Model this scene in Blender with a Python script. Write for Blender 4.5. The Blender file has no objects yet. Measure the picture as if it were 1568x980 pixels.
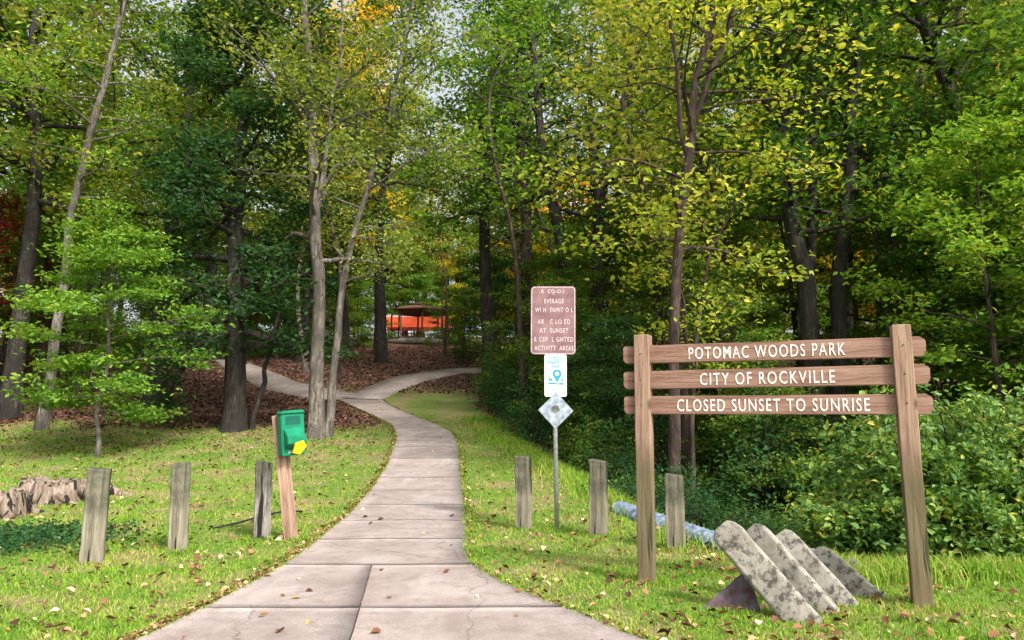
import bpy, math, random, bmesh
import numpy as np
from mathutils import Vector, Matrix, noise
rng = np.random.default_rng(11); random.seed(11)
sc = bpy.context.scene
COL = sc.collection

# ------------------------------------------------------------------ helpers
def link(ob, parent=None, col=None):
    (col or COL).objects.link(ob)
    if parent: ob.parent = parent
    return ob

def empty(name, loc=(0,0,0), rz=0.0):
    e = bpy.data.objects.new(name, None); e.location = loc; e.rotation_euler = (0,0,rz)
    e.empty_display_size = .2
    return link(e)

def new_mat(name):
    m = bpy.data.materials.new(name); m.use_nodes = True
    nt = m.node_tree; b = nt.nodes['Principled BSDF']; b.inputs['Roughness'].default_value = .85
    b.inputs['Specular IOR Level'].default_value = .25
    return m, nt, b

def ramp(nt, fac, stops):
    r = nt.nodes.new('ShaderNodeValToRGB'); el = r.color_ramp.elements
    el[0].position, el[0].color = stops[0][0], (*stops[0][1], 1)
    el[1].position, el[1].color = stops[-1][0], (*stops[-1][1], 1)
    for p, c in stops[1:-1]:
        e = el.new(p); e.color = (*c, 1)
    nt.links.new(fac, r.inputs[0]); return r.outputs[0]

def obj_noise(nt, scale=5, detail=4, vec=(1,1,1), rough=.55, coord='Object', dist=0):
    tc = nt.nodes.new('ShaderNodeTexCoord'); mp = nt.nodes.new('ShaderNodeMapping')
    mp.inputs['Scale'].default_value = vec
    nt.links.new(tc.outputs[coord], mp.inputs[0])
    n = nt.nodes.new('ShaderNodeTexNoise'); n.inputs['Scale'].default_value = scale
    n.inputs['Detail'].default_value = detail; n.inputs['Roughness'].default_value = rough
    n.inputs['Distortion'].default_value = dist
    nt.links.new(mp.outputs[0], n.inputs['Vector']); return n.outputs['Fac']

def mix(nt, fac, a, b, mode='MIX'):
    m = nt.nodes.new('ShaderNodeMix'); m.data_type = 'RGBA'; m.blend_type = mode
    for s, v in ((0, fac), (6, a), (7, b)):
        if isinstance(v, (int, float)): m.inputs[s].default_value = v
        elif isinstance(v, tuple): m.inputs[s].default_value = (*v, 1)
        else: nt.links.new(v, m.inputs[s])
    return m.outputs[2]

def math_n(nt, op, a, b=None, clamp=False):
    m = nt.nodes.new('ShaderNodeMath'); m.operation = op; m.use_clamp = clamp
    for i, v in enumerate((a, b)):
        if v is None: continue
        if isinstance(v, (int, float)): m.inputs[i].default_value = v
        else: nt.links.new(v, m.inputs[i])
    return m.outputs[0]

def bump(nt, b, h, strength=.4, dist=.02):
    n = nt.nodes.new('ShaderNodeBump'); n.inputs['Strength'].default_value = strength
    n.inputs['Distance'].default_value = dist
    nt.links.new(h, n.inputs['Height']); nt.links.new(n.outputs[0], b.inputs['Normal'])

def fast_mesh(name, V, faces, mats, midx=None, cv=None, smooth=None):
    me = bpy.data.meshes.new(name)
    V = np.asarray(V, dtype=np.float32)
    me.vertices.add(len(V)); me.vertices.foreach_set('co', V.ravel())
    li = np.concatenate([f.ravel() for f in faces]).astype(np.int32)
    tot = np.concatenate([np.full(len(f), f.shape[1]) for f in faces])
    st = np.concatenate([[0], np.cumsum(tot)[:-1]]).astype(np.int32)
    me.loops.add(len(li)); me.loops.foreach_set('vertex_index', li)
    me.polygons.add(len(st)); me.polygons.foreach_set('loop_start', st)
    if midx is not None:
        mi = np.concatenate([np.full(len(f), m) for f, m in zip(faces, midx)]).astype(np.int32)
        me.polygons.foreach_set('material_index', mi)
    if smooth is not None:
        sm = np.concatenate([np.full(len(f), s) for f, s in zip(faces, smooth)]).astype(bool)
        me.polygons.foreach_set('use_smooth', sm)
    for m in mats: me.materials.append(m)
    if cv is not None:
        cv = np.asarray(cv, dtype=np.float32)
        if cv.ndim == 1: cv = np.stack([cv, cv], 1)
        a = me.attributes.new('cv', 'FLOAT_COLOR', 'POINT')
        d = np.ones((len(V), 4), dtype=np.float32); d[:, :2] = cv
        a.data.foreach_set('color', d.ravel())
    me.update(calc_edges=True)
    return me

def cv_nodes(nt):
    a = nt.nodes.new('ShaderNodeAttribute'); a.attribute_name = 'cv'
    s = nt.nodes.new('ShaderNodeSeparateColor'); nt.links.new(a.outputs['Color'], s.inputs[0])
    return s.outputs[0], s.outputs[1]

# ------------------------------------------------------------------ materials
def leaf_mat(name, stops, transl=.40, objr=.3, bright=1.45, gloss=False):
    m, nt, b = new_mat(name)
    r, c = cv_nodes(nt)
    oi = nt.nodes.new('ShaderNodeObjectInfo')
    f = math_n(nt, 'ADD', math_n(nt, 'MULTIPLY', r, .45*(1-objr)), math_n(nt, 'MULTIPLY', c, .55*(1-objr)))
    f = math_n(nt, 'ADD', f, math_n(nt, 'MULTIPLY', oi.outputs['Random'], objr))
    col = ramp(nt, f, [(p, tuple(v*bright for v in cc)) for p, cc in stops])
    if gloss:
        nt.links.new(col, b.inputs['Base Color']); b.inputs['Roughness'].default_value = .5
        b.inputs['Specular IOR Level'].default_value = .3; sh = b.outputs[0]
    else:
        nt.nodes.remove(b); df = nt.nodes.new('ShaderNodeBsdfDiffuse'); nt.links.new(col, df.inputs[0]); sh = df.outputs[0]
    tr = nt.nodes.new('ShaderNodeBsdfTranslucent')
    nt.links.new(mix(nt, 1.0, col, (1.5, 1.35, .5), 'MULTIPLY'), tr.inputs[0])
    ms = nt.nodes.new('ShaderNodeMixShader'); ms.inputs[0].default_value = transl
    nt.links.new(sh, ms.inputs[1]); nt.links.new(tr.outputs[0], ms.inputs[2])
    nt.links.new(ms.outputs[0], nt.nodes['Material Output'].inputs[0])
    return m

M_forest = leaf_mat('forest_leaves', [(.1,(.026,.070,.020)),(.4,(.055,.120,.024)),(.65,(.11,.175,.032)),(.82,(.22,.24,.045)),(.95,(.38,.28,.05))])
M_dark   = leaf_mat('dark_leaves',   [(.1,(.018,.055,.026)),(.5,(.036,.092,.034)),(.9,(.08,.145,.04))], bright=1.3)
M_fresh  = leaf_mat('fresh_green_leaves', [(.1,(.05,.125,.022)),(.5,(.10,.195,.03)),(.78,(.19,.26,.04)),(.93,(.34,.31,.06))], bright=1.55)
M_yellow = leaf_mat('autumn_yellow_leaves', [(.08,(.07,.12,.03)),(.38,(.14,.19,.045)),(.60,(.27,.28,.08)),(.80,(.42,.38,.13)),(.97,(.36,.20,.07))], bright=1.5)
M_lime   = leaf_mat('yellow_green_leaves', [(.08,(.08,.15,.025)),(.42,(.16,.23,.035)),(.65,(.30,.33,.055)),(.85,(.46,.40,.08)),(.98,(.40,.20,.05))], bright=1.45)
M_gold_glow   = leaf_mat('golden_glow_leaves', [(.1,(.22,.27,.04)),(.5,(.46,.40,.05)),(.9,(.58,.26,.05))], transl=.5, bright=1.6)  # golden autumn leaves; bright colour also paints sunlit glow into far foliage
M_bush   = leaf_mat('bush_leaves', [(.1,(.035,.095,.022)),(.5,(.085,.165,.034)),(.8,(.16,.24,.05)),(.97,(.38,.32,.06))], transl=.3, objr=.05, bright=1.5, gloss=True)
M_litter = leaf_mat('fallen_leaves', [(.1,(.07,.035,.025)),(.4,(.16,.075,.045)),(.65,(.26,.13,.07)),(.85,(.42,.28,.13)),(.97,(.60,.48,.30))], transl=.1, objr=0, bright=1.1)
M_litter2= leaf_mat('forest_floor_leaves', [(.1,(.05,.022,.018)),(.45,(.12,.050,.038)),(.75,(.20,.09,.065)),(.9,(.29,.15,.10)),(.99,(.48,.34,.22))], transl=.08, objr=0, bright=1.0)
M_red    = leaf_mat('red_leaves', [(.1,(.10,.02,.02)),(.9,(.25,.05,.03))], bright=1.1)

def bark_mat(name, c0, c1, c2, sc_=6):
    m, nt, b = new_mat(name)
    n1 = obj_noise(nt, sc_*2.0, 7, (1,1,.20), .7, dist=.8)
    n2 = obj_noise(nt, sc_*.35, 5, (1,1,.6), .6)
    base = ramp(nt, n1, [(.36,c0),(.5,c1),(.66,c2)])
    alt = tuple(x*.55 for x in c1)
    col = mix(nt, ramp(nt, n2, [(.45,(0,0,0)),(.58,(.8,.8,.8))]), base, alt)
    nt.links.new(col, b.inputs['Base Color']); bump(nt, b, n1, 1.0, .06)
    return m
M_barkpale = bark_mat('pale_bark', (.045,.036,.03), (.17,.145,.125), (.32,.29,.255))
M_barkdark = bark_mat('dark_bark', (.018,.014,.013), (.048,.040,.036), (.10,.085,.075))
M_barkbrown = bark_mat('brown_bark', (.030,.019,.016), (.080,.055,.045), (.15,.115,.095))

def wood_mat(name, c0, c1, c2, axis=2, scale=9, moss=None, crack=.35):
    m, nt, b = new_mat(name)
    v = [1,1,1]; v[axis] = .07
    n1 = obj_noise(nt, scale*2.2, 7, tuple(v), .7, dist=.8)
    v2 = [1,1,1]; v2[axis] = .25
    n2 = obj_noise(nt, scale*.5, 3, tuple(v2), .5)
    col = ramp(nt, n1, [(.34,c0),(.47,c1),(.64,c2)])
    col = mix(nt, math_n(nt,'MULTIPLY',n2,.55), col, tuple(x*.5 for x in c1))
    tc = nt.nodes.new('ShaderNodeTexCoord'); mp = nt.nodes.new('ShaderNodeMapping')
    v3 = [1,1,1]; v3[axis] = .45; mp.inputs['Scale'].default_value = v3
    nt.links.new(tc.outputs['Object'], mp.inputs[0])
    vo = nt.nodes.new('ShaderNodeTexVoronoi'); vo.inputs['Scale'].default_value = 4.2
    nt.links.new(mp.outputs[0], vo.inputs['Vector'])
    kn = ramp(nt, vo.outputs['Distance'], [(.06,(1,1,1)),(.13,(0,0,0))])
    col = mix(nt, math_n(nt,'MULTIPLY',kn,.75), col, tuple(x*.35 for x in c0))
    n4 = obj_noise(nt, scale*1.6, 2, tuple(v), .4, dist=.3)
    cr = ramp(nt, n4, [(crack-.03,(1,1,1)),(crack,(0,0,0))])
    col = mix(nt, cr, col, (.015,.012,.010))
    if moss:
        tc2 = nt.nodes.new('ShaderNodeTexCoord'); sx = nt.nodes.new('ShaderNodeSeparateXYZ')
        nt.links.new(tc2.outputs['Object'], sx.inputs[0])
        f = math_n(nt,'MULTIPLY', math_n(nt,'SUBTRACT', sx.outputs[2], moss[0]), 6.0, True)
        f = math_n(nt,'MULTIPLY', f, math_n(nt,'MULTIPLY',obj_noise(nt, 9, 4),1.3), True)
        col = mix(nt, f, col, moss[1])
        g = math_n(nt,'SUBTRACT', 1.0, math_n(nt,'MULTIPLY', sx.outputs[2], 3.0, True), True)
        g = math_n(nt,'MULTIPLY', g, .6)
        col = mix(nt, g, col, (.08,.09,.035))
    nt.links.new(col, b.inputs['Base Color'])
    hh = math_n(nt,'SUBTRACT', n1, math_n(nt,'MULTIPLY',cr,1.0))
    bump(nt, b, hh, .8, .012)
    return m
M_signwood = wood_mat('stained_board_wood', (.13,.068,.047), (.30,.172,.125), (.46,.30,.23), axis=0, scale=8, crack=.30)
M_signpost = wood_mat('stained_post_wood', (.12,.068,.045), (.29,.180,.125), (.45,.31,.23), axis=2, scale=9, moss=(3.0,(.1,.1,.1)), crack=.35)
M_bollard = wood_mat('weathered_post_wood', (.075,.068,.048), (.21,.187,.135), (.38,.345,.26), axis=2, scale=9, moss=(.66,(.03,.035,.02)), crack=.395)
M_bollard2 = wood_mat('blackened_post_wood', (.03,.028,.026), (.16,.145,.125), (.42,.39,.35), axis=2, scale=11, moss=(.70,(.03,.03,.02)), crack=.47)
M_stump = wood_mat('rotten_stump_wood', (.05,.032,.022), (.19,.135,.10), (.42,.35,.29), axis=2, scale=7, crack=.43)

def plain(name, c, rough=.6, metal=0, var=.25, scale=8, c2=None, bs=.1):
    m, nt, b = new_mat(name)
    n = obj_noise(nt, scale, 5)
    lo = tuple(x*(1-var) for x in c); hi = c2 or tuple(min(1,x*(1+var)) for x in c)
    nt.links.new(ramp(nt, n, [(.35,lo),(.65,hi)]), b.inputs['Base Color'])
    b.inputs['Roughness'].default_value = rough; b.inputs['Metallic'].default_value = metal
    if bs: bump(nt, b, n, bs, .01)
    return m
M_white = plain('white_lettering', (.76,.75,.70), .7, var=.3, scale=26)
M_brownsign = plain('faded_brown_sign', (.20,.105,.115), .5, var=.18, scale=5, c2=(.27,.16,.17))
M_fadedwhite = plain('faded_letters', (.62,.54,.54), .6, var=.3, scale=30)
M_whitesign = plain('white_sign_face', (.74,.76,.76), .45, var=.05)
M_teal = plain('teal_print', (.03,.28,.34), .5, var=.1)
M_galv = plain('galvanised_steel', (.42,.44,.46), .45, .6, var=.2, scale=30)
M_diamond = plain('weathered_diamond_sign', (.24,.30,.37), .5, .1, var=.3, scale=14, c2=(.42,.48,.54))
M_green = plain('green_dispenser_plastic', (.008,.19,.10), .4, var=.15)
M_greend = plain('dark_green_print', (.005,.09,.06), .45, var=.1)
M_yel = plain('yellow_bag', (.80,.62,.02), .5, var=.1)
M_blk = plain('black_hose', (.03,.03,.035), .5, var=.2)
M_pipe = plain('blue_grey_pipe_plastic', (.11,.15,.22), .6, var=.35, scale=9, c2=(.24,.30,.40))
M_rock = plain('grey_rock', (.09,.09,.09), .9, var=.4, scale=8, c2=(.20,.20,.195), bs=.6)
M_shingle = plain('brown_shingles', (.20,.10,.075), .8, var=.3, scale=4)
M_redwall = plain('red_orange_roof', (.80,.10,.03), .6, var=.15, scale=2)
M_paleroof = plain('pale_roof', (.80,.72,.68), .5, var=.08)
M_rail = plain('dark_painted_timber', (.15,.07,.055), .7, var=.2)
M_redslab = plain('rusty_slab', (.12,.045,.038), .7, var=.45, scale=12, c2=(.13,.11,.14), bs=.4)

def old_conc():
    m, nt, b = new_mat('old_lichened_concrete')
    n1 = obj_noise(nt, 3.5, 6, rough=.7); n2 = obj_noise(nt, 14, 7, rough=.8); n3 = obj_noise(nt, 7, 4)
    col = ramp(nt, n1, [(.34,(.15,.135,.11)),(.5,(.29,.27,.23)),(.66,(.42,.40,.35))])
    col = mix(nt, ramp(nt, n2, [(.42,(.85,.85,.85)),(.50,(0,0,0))]), col, (.055,.050,.042))
    col = mix(nt, ramp(nt, n3, [(.58,(0,0,0)),(.68,(.6,.6,.6))]), col, (.13,.12,.07))
    nt.links.new(col, b.inputs['Base Color']); b.inputs['Roughness'].default_value=.95; bump(nt, b, n2, .5, .012)
    return m
M_conc_old = old_conc()

def ground_material():
    m, nt, b = new_mat('ground_soil_grass')
    r, c = cv_nodes(nt)
    nf = obj_noise(nt, 9, 6, rough=.7); nb = obj_noise(nt, 1.1, 6, rough=.65); nff = obj_noise(nt, 45, 3, rough=.7)
    g = ramp(nt, nf, [(.3,(.06,.105,.018)),(.5,(.12,.19,.03)),(.7,(.20,.25,.055))])
    st = ramp(nt, nff, [(.35,(.13,.09,.05)),(.65,(.34,.25,.15))])
    g = mix(nt, ramp(nt, nb, [(.46,(0,0,0)),(.60,(.9,.9,.9))]), g, st)
    tc = nt.nodes.new('ShaderNodeTexCoord')
    vo = nt.nodes.new('ShaderNodeTexVoronoi'); vo.inputs['Scale'].default_value = 9; vo.inputs['Randomness'].default_value = 1
    nt.links.new(tc.outputs['Object'], vo.inputs['Vector'])
    sv = nt.nodes.new('ShaderNodeSeparateColor'); nt.links.new(vo.outputs['Color'], sv.inputs[0])
    l = ramp(nt, sv.outputs[0], [(.0,(.05,.025,.022)),(.4,(.11,.05,.04)),(.75,(.18,.09,.068)),(1,(.28,.16,.12))])
    l = mix(nt, math_n(nt,'MULTIPLY',nf,.4), l, (.04,.022,.018))
    f = math_n(nt,'ADD', r, math_n(nt,'MULTIPLY', math_n(nt,'SUBTRACT', nf, .5), 1.2), True)
    col = mix(nt, f, g, l)
    nt.links.new(col, b.inputs['Base Color']); b.inputs['Roughness'].default_value = .95
    bump(nt, b, nf, .8, .05)
    return m
M_ground = ground_material()

def conc_material():
    m, nt, b = new_mat('path_concrete')
    r, c = cv_nodes(nt)
    n1 = obj_noise(nt, 1.1, 7, rough=.7); n2 = obj_noise(nt, 75, 4, rough=.8); n3 = obj_noise(nt, 5, 6, rough=.75); n4 = obj_noise(nt, 2.2, 5, (1,.25,1), .6)
    col = ramp(nt, n1, [(.32,(.23,.18,.165)),(.5,(.32,.265,.25)),(.7,(.42,.365,.345))])
    col = mix(nt, ramp(nt, n2, [(.38,(.7,.7,.7)),(.52,(0,0,0))]), col, (.18,.145,.13))
    col = mix(nt, ramp(nt, n3, [(.38,(.6,.6,.6)),(.49,(0,0,0))]), col, (.21,.165,.145))
    col = mix(nt, ramp(nt, n4, [(.56,(0,0,0)),(.72,(.5,.5,.5))]), col, (.46,.41,.39))
    # hairline cracks
    tc = nt.nodes.new('ShaderNodeTexCoord'); vo = nt.nodes.new('ShaderNodeTexVoronoi'); vo.feature='DISTANCE_TO_EDGE'; vo.inputs['Scale'].default_value=.42
    wn = nt.nodes.new('ShaderNodeTexNoise'); wn.inputs['Scale'].default_value=3; wn.inputs['Detail'].default_value=5
    nt.links.new(tc.outputs['Object'], wn.inputs['Vector'])
    va = nt.nodes.new('ShaderNodeVectorMath'); va.operation='MULTIPLY_ADD'; va.inputs[1].default_value=(.35,.35,.0)
    nt.links.new(wn.outputs['Color'], va.inputs[0]); nt.links.new(tc.outputs['Object'], va.inputs[2]); nt.links.new(va.outputs[0], vo.inputs['Vector'])
    col = mix(nt, ramp(nt, vo.outputs['Distance'], [(.0,(.65,.65,.65)),(.0022,(.4,.4,.4)),(.0035,(0,0,0))]), col, (.10,.08,.07))
    sc2 = nt.nodes.new('ShaderNodeCombineColor')
    k = math_n(nt,'ADD', .88, math_n(nt,'MULTIPLY', r, .22))
    for i in range(3): nt.links.new(k, sc2.inputs[i])
    col = mix(nt, 1.0, col, sc2.outputs[0], 'MULTIPLY')
    nt.links.new(col, b.inputs['Base Color']); b.inputs['Roughness'].default_value = .9
    bump(nt, b, n2, .35, .006)
    return m
M_path = conc_material()
M_joint = plain('joint_dirt', (.13,.10,.085), .95, var=.4, scale=20)

def grass_material():
    m, nt, b = new_mat('grass_blades')
    r, c = cv_nodes(nt)
    nb = obj_noise(nt, 1.1, 6, rough=.65)
    f = math_n(nt,'ADD', math_n(nt,'MULTIPLY', r, .50), math_n(nt,'MULTIPLY', math_n(nt,'SUBTRACT',nb,.20), .95))
    col = ramp(nt, f, [(.2,(.09,.22,.022)),(.45,(.19,.36,.035)),(.63,(.32,.45,.06)),(.78,(.48,.43,.14)),(.93,(.54,.40,.22))])
    b2 = nt.nodes.new('ShaderNodeBsdfDiffuse'); nt.nodes.remove(b); nt.links.new(col, b2.inputs[0])
    tr = nt.nodes.new('ShaderNodeBsdfTranslucent'); nt.links.new(col, tr.inputs[0])
    ms = nt.nodes.new('ShaderNodeMixShader'); ms.inputs[0].default_value = .35
    nt.links.new(b2.outputs[0], ms.inputs[1]); nt.links.new(tr.outputs[0], ms.inputs[2])
    nt.links.new(ms.outputs[0], nt.nodes['Material Output'].inputs[0])
    return m
M_grass = grass_material()

# ------------------------------------------------------------------ terrain
HY = [-400, 0, 11, 14, 17, 21, 24, 26, 28, 30, 32, 34, 55, 75, 150, 500]
HZ = [-2, 0, 0, .12, .35, .86, 1.4, 1.81, 2.18, 2.66, 3.17, 3.6, 7.0, 9.6, 14, 22]
EY = [7.0, 8.0, 11, 15, 18, 21, 25, 30, 34, 40]
EX = [3.2, 2.35, 1.9, 1.4, .6, -.3, -1.2, -1.6, 1.0, 3.0]
def sstep(a, b, x):
    t = np.clip((x-a)/(b-a), 0, 1); return t*t*(3-2*t)
def n2(x, y, s=1.0):
    x = np.asarray(x)*s; y = np.asarray(y)*s
    return (np.sin(1.3*x+.7*y+1.1)+np.sin(-.8*x+1.7*y+2.3)+np.sin(2.3*x-1.1*y+.4)*.6+np.sin(3.1*x+2.9*y)*.4+np.sin(5.3*x-4.1*y+1.)*.25)/3.2
def ex(y): return np.interp(y, EY, EX)
def brush(x, y): return np.minimum(x-ex(y), (y-7.0)*1.0)
def terrain(x, y):
    x = np.asarray(x, float); y = np.asarray(y, float)
    h = np.interp(y, HY, HZ)
    d = brush(x, y)
    ditch = -1.0*sstep(-.2, 1.8, d)*(1-sstep(14, 24, y))*(1-sstep(4.5, 8.0, d))
    h = h + ditch
    far = sstep(7, 16, np.abs(x+3))
    h = h + far*n2(x, y, .25)*.5*sstep(10, 20, y) + n2(x, y, 1.3)*.012
    return h

LY=[0.5,4.93,5.94,6.56,7.35,8.91,11.7,17,21,22.5,24,26,28]
LX=[-2.9,-2.34,-2.26,-2.20,-2.17,-2.25,-2.41,-2.83,-3.24,-3.6,-4.35,-5.68,-6.8]
RY=[0.5,4.0,4.93,5.94,6.56,7.0,7.35,8,8.91,11.7,17,20.3,21.5,22.7,24,26,28]
RX=[3.9,1.45,.77,.22,-.10,-.28,-.39,-.47,-.51,-.71,-1.15,-1.45,-1.7,-2.2,-3.03,-4.26,-4.97]
_ys = np.arange(0.5, 28.01, .05)
def smooth(a, w):
    k = np.hanning(2*w+3)[1:-1]; k /= k.sum()
    return np.convolve(np.pad(a, w, mode='reflect', reflect_type='odd'), k, 'valid')
_L = smooth(np.interp(_ys, LY, LX), 12); _R = smooth(np.interp(_ys, RY, RX), 8)
def pL(y): return np.interp(y, _ys, _L)
def pR(y): return np.interp(y, _ys, _R)
BR_L = np.array([(-6.0,27.5),(-7.6,28.7),(-9.4,30),(-12,33.5),(-14.8,38),(-20,45),(-26,52)])
BR_R = np.array([(-5.6,27.3),(-5.15,29.2),(-4.4,31.3),(-3.0,33.0),(-1.2,34.2),(2.5,35.5)])
def near_poly(x, y, P, w):
    m = np.full(np.shape(x), 1e9)
    for a, b in zip(P[:-1], P[1:]):
        d = b-a; t = np.clip(((x-a[0])*d[0]+(y-a[1])*d[1])/(d@d), 0, 1)
        m = np.minimum(m, np.hypot(x-a[0]-t*d[0], y-a[1]-t*d[1]))
    return m < w
def on_path(x, y, pad=0.0):
    a = (y < 28) & (x > pL(y)-pad) & (x < pR(y)+pad)
    return a | near_poly(x, y, BR_L, .8+pad) | near_poly(x, y, BR_R, .8+pad)
def litter(x, y):
    left = sstep(21.2, 23.2, y + 1.0*n2(x, y, .8) + .06*(x+3))
    wood = sstep(-.1, .5, brush(x, y)+.3*n2(x, y, 1.5))
    return np.maximum(np.where(x < pL(np.minimum(y,28)), left, sstep(27, 31, y)), wood)

def axis_coords(lo, hi, step, far):
    mid = np.arange(lo, hi+1e-6, step)
    out = []; v = hi; s = step
    while v < far: s *= 1.18; v += s; out.append(v)
    out2 = []; v = lo; s = step
    while v > -far: s *= 1.18; v -= s; out2.append(v)
    return np.concatenate([out2[::-1], mid, out])
gx = axis_coords(-17, 12, .25, 420); gy = axis_coords(1, 38, .25, 420)
X, Y = np.meshgrid(gx, gy); Z = terrain(X, Y)
Vg = np.stack([X, Y, Z], -1).reshape(-1, 3)
nx, ny = len(gx), len(gy)
idx = np.arange(nx*ny).reshape(ny, nx)
q = np.stack([idx[:-1,:-1], idx[:-1,1:], idx[1:,1:], idx[1:,:-1]], -1).reshape(-1, 4)
me = fast_mesh('ground', Vg, [q], [M_ground], [0], cv=litter(X, Y).ravel(), smooth=[1])
link(bpy.data.objects.new('ground', me))

# ------------------------------------------------------------------ concrete path
def tz(x, y): return float(terrain(x, y))
def build_path():
    V=[]; F=[]; C=[]
    def patch(y0, y1, u0f, u1f, cval, n_u=6):
        n = max(2, int((y1-y0)/.12)+1)
        ysr = np.linspace(y0, y1, n); base = len(V)
        us = np.linspace(0, 1, n_u+1)
        for yy in ysr:
            a, b = u0f(yy), u1f(yy)
            for u in us:
                x = a+(b-a)*u
                if u==0 and u0f is pL: x += .018*math.sin(yy*9)+.012*math.sin(yy*23+1)
                if u==1 and u1f is pR: x += .018*math.sin(yy*8+2)+.012*math.sin(yy*21)
                V.append((x, yy, tz(x,yy)+.03)); C.append(cval)
        w = n_u+1
        for i in range(n-1):
            for j in range(n_u):
                F.append((base+i*w+j, base+i*w+j+1, base+(i+1)*w+j+1, base+(i+1)*w+j))
        def skirt(ids):
            b0 = len(V)
            for k in ids:
                x,y,z = V[k]; V.append((x,y,z-.07)); C.append(cval)
            for k in range(len(ids)-1):
                F.append((ids[k], b0+k, b0+k+1, ids[k+1]))
        skirt([base+i*w for i in range(n)])
        skirt([base+(n-1-i)*w+n_u for i in range(n)])
        skirt([base+n_u-j for j in range(w)]); skirt([base+(n-1)*w+j for j in range(w)])
    cuts = [.5, 3.9, 5.62, 7.2, 8.7, 10.2, 11.8, 13.4, 15.0, 16.7, 17.6, 19.2, 20.8, 22.3, 23.8, 25.2, 26.6, 28.0]
    jx = lambda y: np.interp(y, [.5, 4.93, 7.2], [-.60, -1.02, -1.32])
    for a, b in zip(cuts[:-1], cuts[1:]):
        g = .0024 if a < 8 else .0014
        c = random.uniform(.42, .55)
        if abs(a-16.7) < .01: c = 1.1
        if b <= 7.3:
            patch(a+g, b-g, pL, lambda y: jx(y)-.005, c)
            patch(a+g, b-g, lambda y: jx(y)+.005, pR, c+.03)
        else: patch(a+g, b-g, pL, pR, c)
    V = np.array(V); F = np.array(F)
    me = fast_mesh('concrete_slabs', V, [F], [M_path], [0], cv=np.array(C))
    p = empty('concrete_path', (0,0,0))
    link(bpy.data.objects.new('slabs', me), p)
    ys_ = np.arange(.5, 28, .25); Vb=[]
    for yy in ys_:
        for u in np.linspace(0,1,5):
            x = pL(yy)+.05+(pR(yy)-pL(yy)-.10)*u; Vb.append((x, yy, tz(x,yy)+.018))
    Fb = [(i*5+j, i*5+j+1, (i+1)*5+j+1, (i+1)*5+j) for i in range(len(ys_)-1) for j in range(4)]
    link(bpy.data.objects.new('joint_bed', fast_mesh('joint_bed', np.array(Vb), [np.array(Fb)], [M_joint], [0])), p)
    for nm, P, w in (('left_branch', BR_L, .75), ('right_branch', BR_R, .75)):
        t = np.linspace(0, len(P)-1, 60)
        px = smooth(np.interp(t, range(len(P)), P[:,0]), 5); py = smooth(np.interp(t, range(len(P)), P[:,1]), 5)
        dx = np.gradient(px); dy = np.gradient(py); L = np.hypot(dx, dy); nxv = -dy/L; nyv = dx/L
        Vb=[]; Cb=[]
        for i in range(60):
            for s in (-1.0,-.999,0,.999,1.0):
                x = px[i]+nxv[i]*s*w; y = py[i]+nyv[i]*s*w
                Vb.append((x,y,tz(x,y)+(.06 if abs(s)<1 else -.05))); Cb.append(.55)
        Fb = [(i*5+j, (i+1)*5+j, (i+1)*5+j+1, i*5+j+1) for i in range(59) for j in range(4)]
        link(bpy.data.objects.new(nm, fast_mesh(nm, np.array(Vb), [np.array(Fb)], [M_path], [0], cv=np.array(Cb))), p)
build_path()

# ------------------------------------------------------------------ leaf / tube builders
def leaf_geo(C, Nrm, size, fold=.12, asp=.6, hexa=False):
    n = len(C)
    r = rng.normal(size=(n,3)); t = r-(r*Nrm).sum(1,keepdims=True)*Nrm
    t /= np.linalg.norm(t,axis=1,keepdims=True)+1e-9
    b = np.cross(Nrm, t); s = size[:,None]
    up = Nrm*s*fold
    if not hexa:
        V = np.stack([C-t*s*.5, C+b*s*asp*.5+up-t*s*.05, C+t*s*.5, C-b*s*asp*.5+up-t*s*.05], 1)
        F = np.arange(n*4).reshape(n,4); return V.reshape(-1,3), [F]
    w = asp*.5
    V = np.stack([C-t*s*.5, C-b*s*w+up-t*s*.2, C-b*s*w*.85+up+t*s*.15, C+t*s*.55-up*.6, C+b*s*w*.85+up+t*s*.15, C+b*s*w+up-t*s*.2], 1)
    I = np.arange(n)[:,None]*6
    return V.reshape(-1,3), [np.concatenate([I+np.array([[0,1,2,3]]), I+np.array([[0,3,4,5]])])]

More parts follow.
